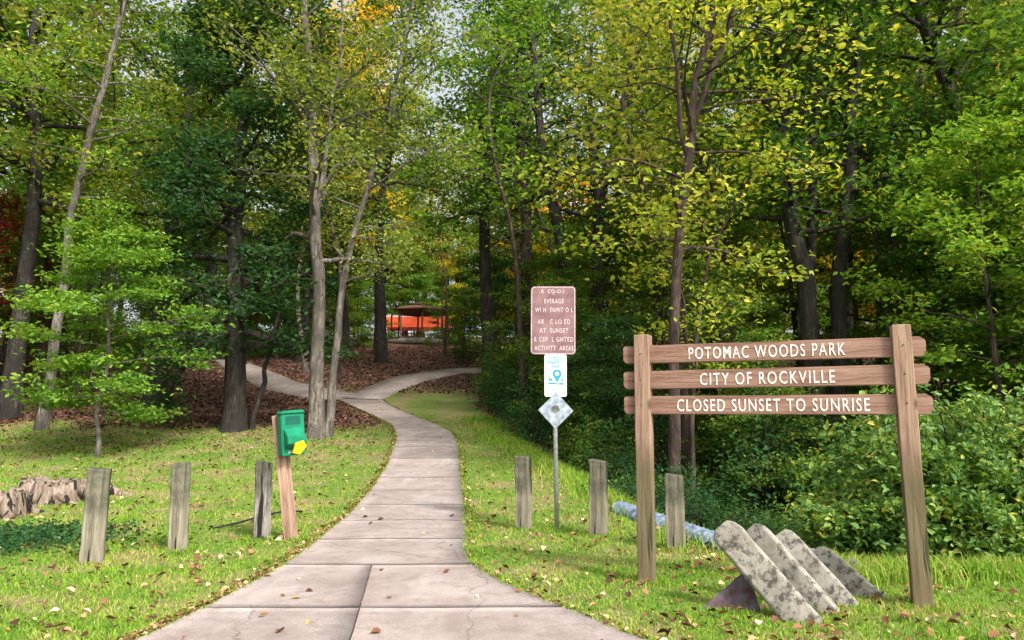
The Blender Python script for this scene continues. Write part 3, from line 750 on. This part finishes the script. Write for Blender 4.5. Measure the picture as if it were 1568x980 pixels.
def extrude_poly(name,pts,th,mat,loc=(0,0,0),rot=(0,0,0),parent=None,bev=.002):
    bm=bmesh.new(); vs=[bm.verts.new((x,-th/2,z)) for x,z in pts]; f=bm.faces.new(vs)
    r=bmesh.ops.extrude_face_region(bm,geom=[f])
    for v in r['geom']:
        if isinstance(v,bmesh.types.BMVert): v.co.y+=th
    bmesh.ops.recalc_face_normals(bm,faces=bm.faces[:])
    if bev: bmesh.ops.bevel(bm,geom=bm.edges[:],offset=bev,segments=2,affect='EDGES')
    me=bpy.data.meshes.new(name); bm.to_mesh(me); bm.free(); me.materials.append(mat)
    o=bpy.data.objects.new(name,me); o.location=loc; o.rotation_euler=rot
    return link(o,parent)

def cyl(name,P,R,mat,parent=None,n=14,loc=(0,0,0),cap=True):
    pl=Plant(); pl.tube(P,R,n); V=np.concatenate(pl.tv); F=[np.concatenate(pl.tf)]
    if cap: F+= [np.arange(n)[None,::-1], (len(V)-n+np.arange(n))[None]]
    o=bpy.data.objects.new(name,fast_mesh(name,V,F,[mat],[0]*len(F),smooth=[1]+[0]*(len(F)-1))); o.location=loc
    return link(o,parent)

def text(name,s,size,width,mat,loc,rot,parent,ext=.003,off=0.0,sp=1.0,height=None):
    c=bpy.data.curves.new(name,'FONT'); c.body=s; c.size=size; c.align_x='CENTER'; c.align_y='CENTER'; c.extrude=ext; c.offset=off
    c.resolution_u=3; c.space_character=sp
    o=bpy.data.objects.new(name+'_c',c); COL.objects.link(o); bpy.context.view_layer.update()
    me=bpy.data.meshes.new_from_object(o.evaluated_get(bpy.context.evaluated_depsgraph_get()))
    bpy.data.objects.remove(o); me.name=name; me.materials.clear(); me.materials.append(mat)
    co=np.zeros(len(me.vertices)*3); me.vertices.foreach_get('co',co); co=co.reshape(-1,3)
    w=co[:,0].max()-co[:,0].min(); hh=co[:,1].max()-co[:,1].min()
    co[:,0]-= (co[:,0].max()+co[:,0].min())/2; co[:,1]-=(co[:,1].max()+co[:,1].min())/2
    if width: co[:,0]*=width/w
    if height: co[:,1]*=height/hh
    me.vertices.foreach_set('co',co.ravel()); me.update()
    t=bpy.data.objects.new(name,me); t.location=loc; t.rotation_euler=rot
    return link(t,parent)
H90=math.pi/2

# ------------------------------------------------------------------ park sign
ps=empty('park_name_sign',(2.105,6.155,0),math.atan2(-.81,1.89))
box('post_left',.135,.135,2.40,M_signpost,(-1.028,0,tz(1.16,6.56)+.93),(0,math.radians(.3),0),ps,.008,10,.005,seed=3)
box('post_right',.135,.135,2.40,M_signpost,(1.028,0,tz(3.05,5.75)+.925),(0,math.radians(-.6),.06),ps,.008,10,.005,seed=9)
def board(name,z,x0,x1,tilt,h=.158):
    c=.028; pts=[(x0+c,-h/2),(x1-c,-h/2),(x1,-h/2+c*1.3),(x1,h/2-c),(x1-c*1.5,h/2),(x0+c*.6,h/2),(x0,h/2-c*.6),(x0,-h/2+c)]
    return extrude_poly(name,pts,.05,M_signwood,(0,.0,z),(0,tilt,0),ps,.006)
for nm,z,x0,x1,s,w,tx_,tl in (('board_top',1.953,-1.20,1.185,'POTOMAC WOODS PARK',1.235,.0,.004),
                              ('board_middle',1.732,-1.20,1.20,'CITY OF ROCKVILLE',1.06,.0,-.002),
                              ('board_bottom',1.508,-1.20,1.205,'CLOSED SUNSET TO SUNRISE',1.50,.02,.003)):
    b=board(nm,z,x0,x1,tl)
    text(nm+'_lettering',s,.13,w,M_white,(tx_,-.0262,-.002),(H90,0,0),b,.0025,.0003,1.22,.103)
for x in (-1.028,1.028):
    for z in (1.953,1.732,1.508):
        cyl('bolt',[(0,0,0),(0,-.008,0)],[.008,.006],M_rock,ps,10,(x,-.067,z+.01))

# ------------------------------------------------------------------ wooden bollards
def bollard(x,y,h,w,rz,mat,lean=(0,0),seed=0,top=.02):
    p=empty('wooden_bollard',(x,y,tz(x,y)),rz)
    box('post',w,w*.95,h+.25,mat,(0,0,-.25),(lean[0],lean[1],0),p,.012,9,.010,center=False,seed=seed,topcut=top)
    return p
bollard(-4.06,7.38,.92,.20,.42,M_bollard,(0,.015),1,.02)
bollard(-3.56,8.13,.91,.19,.40,M_bollard,(0,-.01),2,-.02)
bollard(-2.92,8.90,.91,.19,.35,M_bollard2,(.0,-.01),3,.04)
bollard(.156,9.66,.93,.18,-.30,M_bollard,(0,-.01),4,.02)
bollard(1.03,9.10,.91,.19,-.35,M_bollard,(0,.015),5,.03)
bollard(1.77,8.22,.80,.19,-.30,M_bollard,(0,0),6,.02)

# ------------------------------------------------------------------ sign pole
sp=empty('regulatory_sign_post',(.567,9.56,tz(.567,9.56)),math.radians(-3))
cyl('pole',[(0,0,-.3),(-.015,0,1.5),(-.035,0,3.1)],[.028,.028,.028],M_galv,sp,12)
def rrect(w,h,r,n=4):
    pts=[]
    for cx,cz,a0 in ((w/2-r,h/2-r,0),(-w/2+r,h/2-r,90),(-w/2+r,-h/2+r,180),(w/2-r,-h/2+r,270)):
        for i in range(n+1):
            a=math.radians(a0+90*i/n); pts.append((cx+r*math.cos(a),cz+r*math.sin(a)))
    return pts
big=extrude_poly('brown_panel',rrect(.585,.895,.05),.004,M_brownsign,(-.03,-.035,2.665),(0,.01,0),sp,.001)
def frame(name,w,h,r,t,mat,y,parent):
    bm=bmesh.new(); o1=[bm.verts.new((x,y,z)) for x,z in rrect(w,h,r)]; i1=[bm.verts.new((x,y,z)) for x,z in rrect(w-2*t,h-2*t,max(r-t,.005))]
    n=len(o1)
    for k in range(n): bm.faces.new((o1[k],i1[k],i1[(k+1)%n],o1[(k+1)%n]))
    me=bpy.data.meshes.new(name); bm.to_mesh(me); bm.free(); me.materials.append(mat)
    return link(bpy.data.objects.new(name,me),parent)
frame('panel_border',.565,.875,.045,.007,M_fadedwhite,-.0035,big)
lines=[('A  CO-O-I ,',.34,.375),('EVERAGE',.25,.25),('WI H  ERMIT O L',.49,.135),('AR   C LO ED',.42,-.02),('AT  SUNSET',.37,-.135),('E CEP  L GHTED',.50,-.25),('ACTIVITY  AREAS',.50,-.365)]
for i,(s,w,z) in enumerate(lines):
    text('letters_row_%d'%(i+1),s,.075,w,M_fadedwhite,(.01,-.0035,z),(H90,0,0),big,.0006,.0,1.2,.060)
wh=extrude_poly('white_panel',rrect(.285,.545,.025),.004,M_whitesign,(-.005,-.035,1.948),(0,.005,0),sp,.001)
for i,(s,w,z) in enumerate([('FOREST',.17,.225),('PRESERVE',.22,.172),('AREA',.12,.118)]):
    text('teal_text_%d'%(i+1),s,.062,w,M_teal,(0,-.0035,z),(H90,0,0),wh,.0006,.0012)
pin=[(.058*math.sin(a),.0+.058*math.cos(a)) for a in np.linspace(-2.2,2.2,18)]+[(0,-.115)]
extrude_poly('pin_icon',pin[::-1],.001,M_teal,(.02,-.0036,.02),(0,0,0),wh,0)
extrude_poly('pin_eye',[(.026*math.cos(a),.026*math.sin(a)) for a in np.linspace(0,6.28,14)[:-1]],.001,M_whitesign,(.02,-.0046,.022),(0,0,0),wh,0)
for i,(xx,hh) in enumerate([(-.075,.07),(-.05,.045),(.085,.05)]):
    extrude_poly('tree_icon_%d'%i,[(-.018,0),(.018,0),(0,hh)],.001,M_teal,(xx,-.0036,-.07),(0,0,0),wh,0)
extrude_poly('wave',[(-.10,-.01),(.10,-.02),(.10,.008),(.03,-.002),(-.04,.012),(-.10,.006)],.001,M_teal,(0,-.0036,-.10),(0,0,0),wh,0)
for i,z in enumerate((-.16,-.185,-.215)):
    extrude_poly('small_print_%d'%i,[(-.09,-.005),(.09,-.005),(.09,.005),(-.09,.005)],.001,M_galv,(0,-.0036,z),(0,0,0),wh,0)
di=extrude_poly('diamond_panel',[(0,-.235),(.225,0),(0,.235),(-.225,0)],.004,M_diamond,(-.005,-.037,1.50),(0,.03,0),sp,.001)
extrude_poly('worn_symbol',[(-.06,-.02),(-.01,-.05),(.05,-.01),(.03,.05),(-.02,.06),(-.05,.03)],.001,M_rock,(0,-.0036,.01),(0,0,0),di,0)
for z in (3.0,2.33,2.12,1.78): cyl('bolt',[(0,0,0),(0,-.008,0)],[.009,.008],M_galv,sp,8,(-.025,-.037,z))

# ------------------------------------------------------------------ dog waste bag dispenser
dg=empty('dog_waste_bag_station',(-2.54,8.92,tz(-2.54,8.92)),0)
tilt=math.atan2(-.20,1.46)
box('post',.16,.16,1.76,M_signpost,(0,0,-.3),(0,tilt,.30),dg,.008,9,.006,center=False,seed=14,topcut=.0)
db=empty('dispenser',(-.09,-.10,1.22)); db.parent=dg; db.rotation_euler=(0,tilt*.6,math.radians(38))
extrude_poly('housing',[(-.14,-.24),(.14,-.24),(.14,.24),(-.14,.24)],.13,M_green,(0,-.07,0),(0,0,0),db,.008)
extrude_poly('hood_lid',[(-.15,0),(.15,0),(.13,.035),(-.13,.035)],.15,M_green,(0,-.075,.245),(0,0,0),db,.006)
bm=bmesh.new()
pr=[(-.135,.08),(-.25,-.02),(-.25,-.10),(-.135,-.16)]
vs=[[bm.verts.new((sx,yy_,zz)) for yy_,zz in pr] for sx in (-.11,.11)]
for k in range(4): bm.faces.new((vs[0][k],vs[0][(k+1)%4],vs[1][(k+1)%4],vs[1][k]))
bm.faces.new(vs[0][::-1]); bm.faces.new(vs[1]); bmesh.ops.recalc_face_normals(bm,faces=bm.faces[:])
bmesh.ops.bevel(bm,geom=bm.edges[:],offset=.006,segments=2,affect='EDGES')
me=bpy.data.meshes.new('bag_chute'); bm.to_mesh(me); bm.free(); me.materials.append(M_green); link(bpy.data.objects.new('bag_chute',me),db)
extrude_poly('yellow_bag',[(-.07,-.10),(.03,-.13),(.09,-.02),(.04,.05),(-.06,.03)],.02,M_yel,(.03,-.235,-.12),(.5,0,0),db,.004)
extrude_poly('label',rrect(.18,.10,.01),.001,M_greend,(0,-.1362,.165),(0,0,0),db,0)
for i,z in enumerate((-.185,-.205)): extrude_poly('label_line_%d'%i,rrect(.14,.008,.002),.001,M_whitesign,(0,-.1362,z),(0,0,0),db,0)

# ------------------------------------------------------------------ leaning pile of concrete parking stops
def wheel_stop(a,b,w=.19,t=.10,roll=0,seed=0):
    a=Vector(a); b=Vector(b); L=(b-a).length; d=(b-a).normalized()
    toward=Vector((-.42,-.90,.10)); th=(toward-d*toward.dot(d)).normalized()
    th=Matrix.Rotation(roll,3,d)@th; wd=d.cross(th).normalized()
    bm=bmesh.new(); rings=[]
    prof=[(-w/2,-t/2),(w/2,-t/2),(w/2,t*.30),(w*.43,t/2),(-w*.43,t/2),(-w/2,t*.30)]
    stn=[(0,.9),(.03,1),(.25,1),(.5,1),(.75,1),(.88,1),(.95,.88),(1.0,.55)]
    for s,k in stn:
        rings.append([bm.verts.new(wd*(px*k)+th*(py*(.9 if k<1 else 1))+d*(L*s)) for px,py in prof])
    for i in range(len(stn)-1):
        for j in range(6): bm.faces.new((rings[i][j],rings[i][(j+1)%6],rings[i+1][(j+1)%6],rings[i+1][j]))
    bm.faces.new(rings[0][::-1]); bm.faces.new(rings[-1]); bmesh.ops.recalc_face_normals(bm,faces=bm.faces[:])
    bmesh.ops.bevel(bm,geom=bm.edges[:],offset=.005,segments=2,affect='EDGES')
    for v in bm.verts: v.co+=noise.noise_vector(v.co*11+Vector((seed,0,0)))*.006
    me=bpy.data.meshes.new('concrete_parking_stop'); bm.to_mesh(me); bm.free(); me.materials.append(M_conc_old)
    o=bpy.data.objects.new('concrete_parking_stop',me); o.location=a
    return link(o)
wheel_stop((2.07,5.36,-.06),(1.565,5.70,.60),.225,.10,.16,1)
wheel_stop((2.30,5.59,-.06),(1.87,5.97,.54),.215,.10,-.04,2)
wheel_stop((2.54,5.80,-.06),(2.18,6.20,.46),.205,.10,.14,3)
wheel_stop((2.86,6.02,-.06),(2.55,6.42,.28),.20,.10,.0,4)
extrude_poly('rusty_metal_plate',[(-.27,-.03),(.20,-.06),(.13,.25),(.08,.27)],.018,M_redslab,(1.63,5.66,.0),(-.30,0,-.20),None,.002)

def rock(name,x,y,z,s,seed):
    bm=bmesh.new(); bmesh.ops.create_icosphere(bm,subdivisions=3,radius=1)
    for v in bm.verts:
        nn=noise.noise(v.co*1.3+Vector((seed,0,0))); v.co*=1+.35*nn; v.co.z*=.65
    me=bpy.data.meshes.new(name); bm.to_mesh(me); bm.free(); me.materials.append(M_rock)
    o=bpy.data.objects.new(name,me); o.location=(x,y,z); o.scale=(s,s,s); o.rotation_euler=(0,0,seed)
    return link(o)
random.seed(3)
for i in range(26):
    x=random.uniform(2.6,4.4); y=random.uniform(7.4,10.5); rock('creek_rock',x,y,tz(x,y)+.02,random.uniform(.07,.20),i*1.3)
rock('creek_rock',2.72,6.95,.10,.17,5.5); rock('creek_rock',3.05,6.9,.06,.13,2.2)

P=[];R=[]
for i in range(140):
    s=i/139; P.append((1.62+.80*s,11.4-3.5*s,-.01-.04*s)); R.append(.16+.018*math.sin(i*1.4))
cyl('corrugated_drain_pipe',P,R,M_pipe,None,18)
P=[(-3.80,9.55,.02),(-3.55,9.9,.05),(-3.35,10.3,.10),(-3.2,10.8,.09),(-3.1,11.2,.03)]
cyl('black_hose',P,[.014]*5,M_blk,None,8)

# ------------------------------------------------------------------ old rotting tree stumps with spreading roots
def stump(x,y,r0,h,seed,nr,rl):
    global rng
    rng=np.random.default_rng(seed); rs_=random.Random(seed); pl=Plant()
    n=48; rings=[(1.10,-.12),(1.0,.25),(.95,.6),(.93,.90),(.86,1.0),(.70,.97),(.50,.86),(.28,.74),(.03,.70)]
    ph=rs_.uniform(0,6); V=[]
    for rr,zz in rings:
        for j in range(n):
            a=2*math.pi*j/n; wv=1+.10*math.sin(5*a+ph)+.05*math.sin(9*a+ph*2)
            top=1+.14*math.sin(2*a+ph)+.09*math.sin(7*a)+.05*math.sin(17*a+ph) if zz>.5 else 1
            V.append((r0*rr*wv*math.cos(a),r0*rr*wv*math.sin(a),h*zz*top))
    V=np.array(V); F=[(i*n+j,i*n+(j+1)%n,(i+1)*n+(j+1)%n,(i+1)*n+j) for i in range(len(rings)-1) for j in range(n)]
    pl.tv.append(V); pl.tf.append(np.array(F)+pl.nt); pl.nt+=len(V)
    for i in range(nr):
        a=2*math.pi*i/nr+rs_.uniform(-.2,.2); l=rl*rs_.uniform(.5,1.4); da=rs_.uniform(-.6,.6); P=[]
        for s in np.linspace(0,1,14):
            rad=r0*.72+l*s; aa=a+da*s*s; P.append((rad*math.cos(aa),rad*math.sin(aa),h*.80*(1-s)**1.6-.05*s+.02*math.sin(s*9+i)))
        pl.tube(P,np.linspace(.12,.025,14)*rs_.uniform(.7,1.2),14,.05)
    V=np.concatenate(pl.tv); F=np.concatenate(pl.tf)
    o=bpy.data.objects.new('tree_stump',fast_mesh('tree_stump',V,[F],[M_stump],[0],smooth=[1])); o.location=(x,y,tz(x,y)-.02); return link(o)
stump(-7.45,10.9,.36,.34,2,9,.42); stump(-7.55,12.7,.62,.33,8,11,.60)

# ------------------------------------------------------------------ gazebo and red-roofed shelter up the hill
gz=empty('park_gazebo',(-6.9,55,tz(-6.9,55)),.2)
def ngon(n,r,z,rot=0): return [(r*math.cos(rot+2*math.pi*i/n),r*math.sin(rot+2*math.pi*i/n),z) for i in range(n)]
bm=bmesh.new()
lo=[bm.verts.new(p) for p in ngon(8,2.5,2.35)]; lo2=[bm.verts.new(p) for p in ngon(8,2.5,2.25)]
md=[bm.verts.new(p) for p in ngon(8,.9,2.72)]; md2=[bm.verts.new(p) for p in ngon(8,1.0,2.80)]; tp=bm.verts.new((0,0,3.05))
for i in range(8):
    j=(i+1)%8; bm.faces.new((lo[i],lo[j],md[j],md[i])); bm.faces.new((lo2[i],lo2[j],lo[j],lo[i])); bm.faces.new((md[i],md[j],md2[j],md2[i])); bm.faces.new((md2[i],md2[j],tp))
bm.faces.new(lo2[::-1])
me=bpy.data.meshes.new('roof'); bm.to_mesh(me); bm.free(); me.materials.append(M_shingle); link(bpy.data.objects.new('roof',me),gz)
for i,p in enumerate(ngon(8,2.1,0)):
    box('post_%d'%i,.12,.12,2.6,M_rail,(p[0],p[1],.95),(0,0,0),gz,.01)
    q=ngon(8,2.1,0)[(i+1)%8]
    if i in (6,): continue
    L=math.hypot(q[0]-p[0],q[1]-p[1]); a=math.atan2(q[1]-p[1],q[0]-p[0])
    for z in (.25,.85): box('rail',L-.15,.05,.07,M_rail,((p[0]+q[0])/2,(p[1]+q[1])/2,z),(0,0,a),gz,.005)
    for k in range(1,6): box('baluster',.04,.04,.52,M_rail,(p[0]+(q[0]-p[0])*k/6,p[1]+(q[1]-p[1])*k/6,.55),(0,0,a),gz,.004)
cyl('floor',[(0,0,-.3),(0,0,.12)],[2.35,2.35],M_conc_old,gz,8)
rb=empty('red_roofed_shelter',(-8.35,64,tz(-8.35,64)),0)
extrude_poly('red_roof_slope',[(-2.7,0),(3.1,0),(2.8,1.1),(-2.4,1.1)],.10,M_redwall,(0,-1.6,.85),(-.45,0,0),rb,.01)
extrude_poly('pale_ridge',[(-2.5,0),(.4,0),(.2,.35),(-2.3,.35)],.6,M_paleroof,(0,-.9,1.80),(0,0,0),rb,.02)
extrude_poly('back_roof_slope',[(-2.7,0),(3.1,0),(2.8,1.1),(-2.4,1.1)],.10,M_redwall,(0,.7,.85),(.45,0,0),rb,.01)
for x in (-2.5,0,2.6):
    for yv in (-1.5,.7): box('post',.14,.14,1.3,M_rail,(x,yv,.2),(0,0,0),rb,.01)

# ------------------------------------------------------------------ light, world, camera
s=Vector((.52,-.68,0)).normalized(); el=math.radians(45)
sv=Vector((s.x*math.cos(el),s.y*math.cos(el),math.sin(el)))
ld=bpy.data.lights.new('sun','SUN'); ld.energy=4.9; ld.angle=math.radians(6); ld.color=(1,.95,.85)
lo_=bpy.data.objects.new('sun',ld); lo_.rotation_euler=(-sv).to_track_quat('-Z','Y').to_euler(); lo_.location=(20,-20,40); link(lo_)
w=bpy.data.worlds.new('World'); sc.world=w; w.use_nodes=True; nt=w.node_tree
sk=nt.nodes.new('ShaderNodeTexSky'); sk.sky_type='NISHITA'; sk.sun_disc=False; sk.sun_elevation=el; sk.sun_rotation=math.atan2(sv.x,sv.y)
sk.dust_density=5; sk.air_density=1.2; sk.ozone_density=.6
hs=nt.nodes.new('ShaderNodeHueSaturation'); hs.inputs['Saturation'].default_value=.30; hs.inputs['Value'].default_value=1.9; nt.links.new(sk.outputs[0],hs.inputs['Color'])
bg=nt.nodes['Background']; nt.links.new(hs.outputs[0],bg.inputs[0]); bg.inputs[1].default_value=.15
cd=bpy.data.cameras.new('camera'); cd.lens=26; cd.sensor_width=36; cd.clip_end=1500; cd.clip_start=.05
cam=bpy.data.objects.new('camera',cd); cam.location=(0,0,1.4); cam.rotation_euler=(math.radians(90+7.55),0,0); link(cam); sc.camera=cam
sc.view_settings.view_transform='Standard'; sc.view_settings.look='None'; sc.view_settings.exposure=0
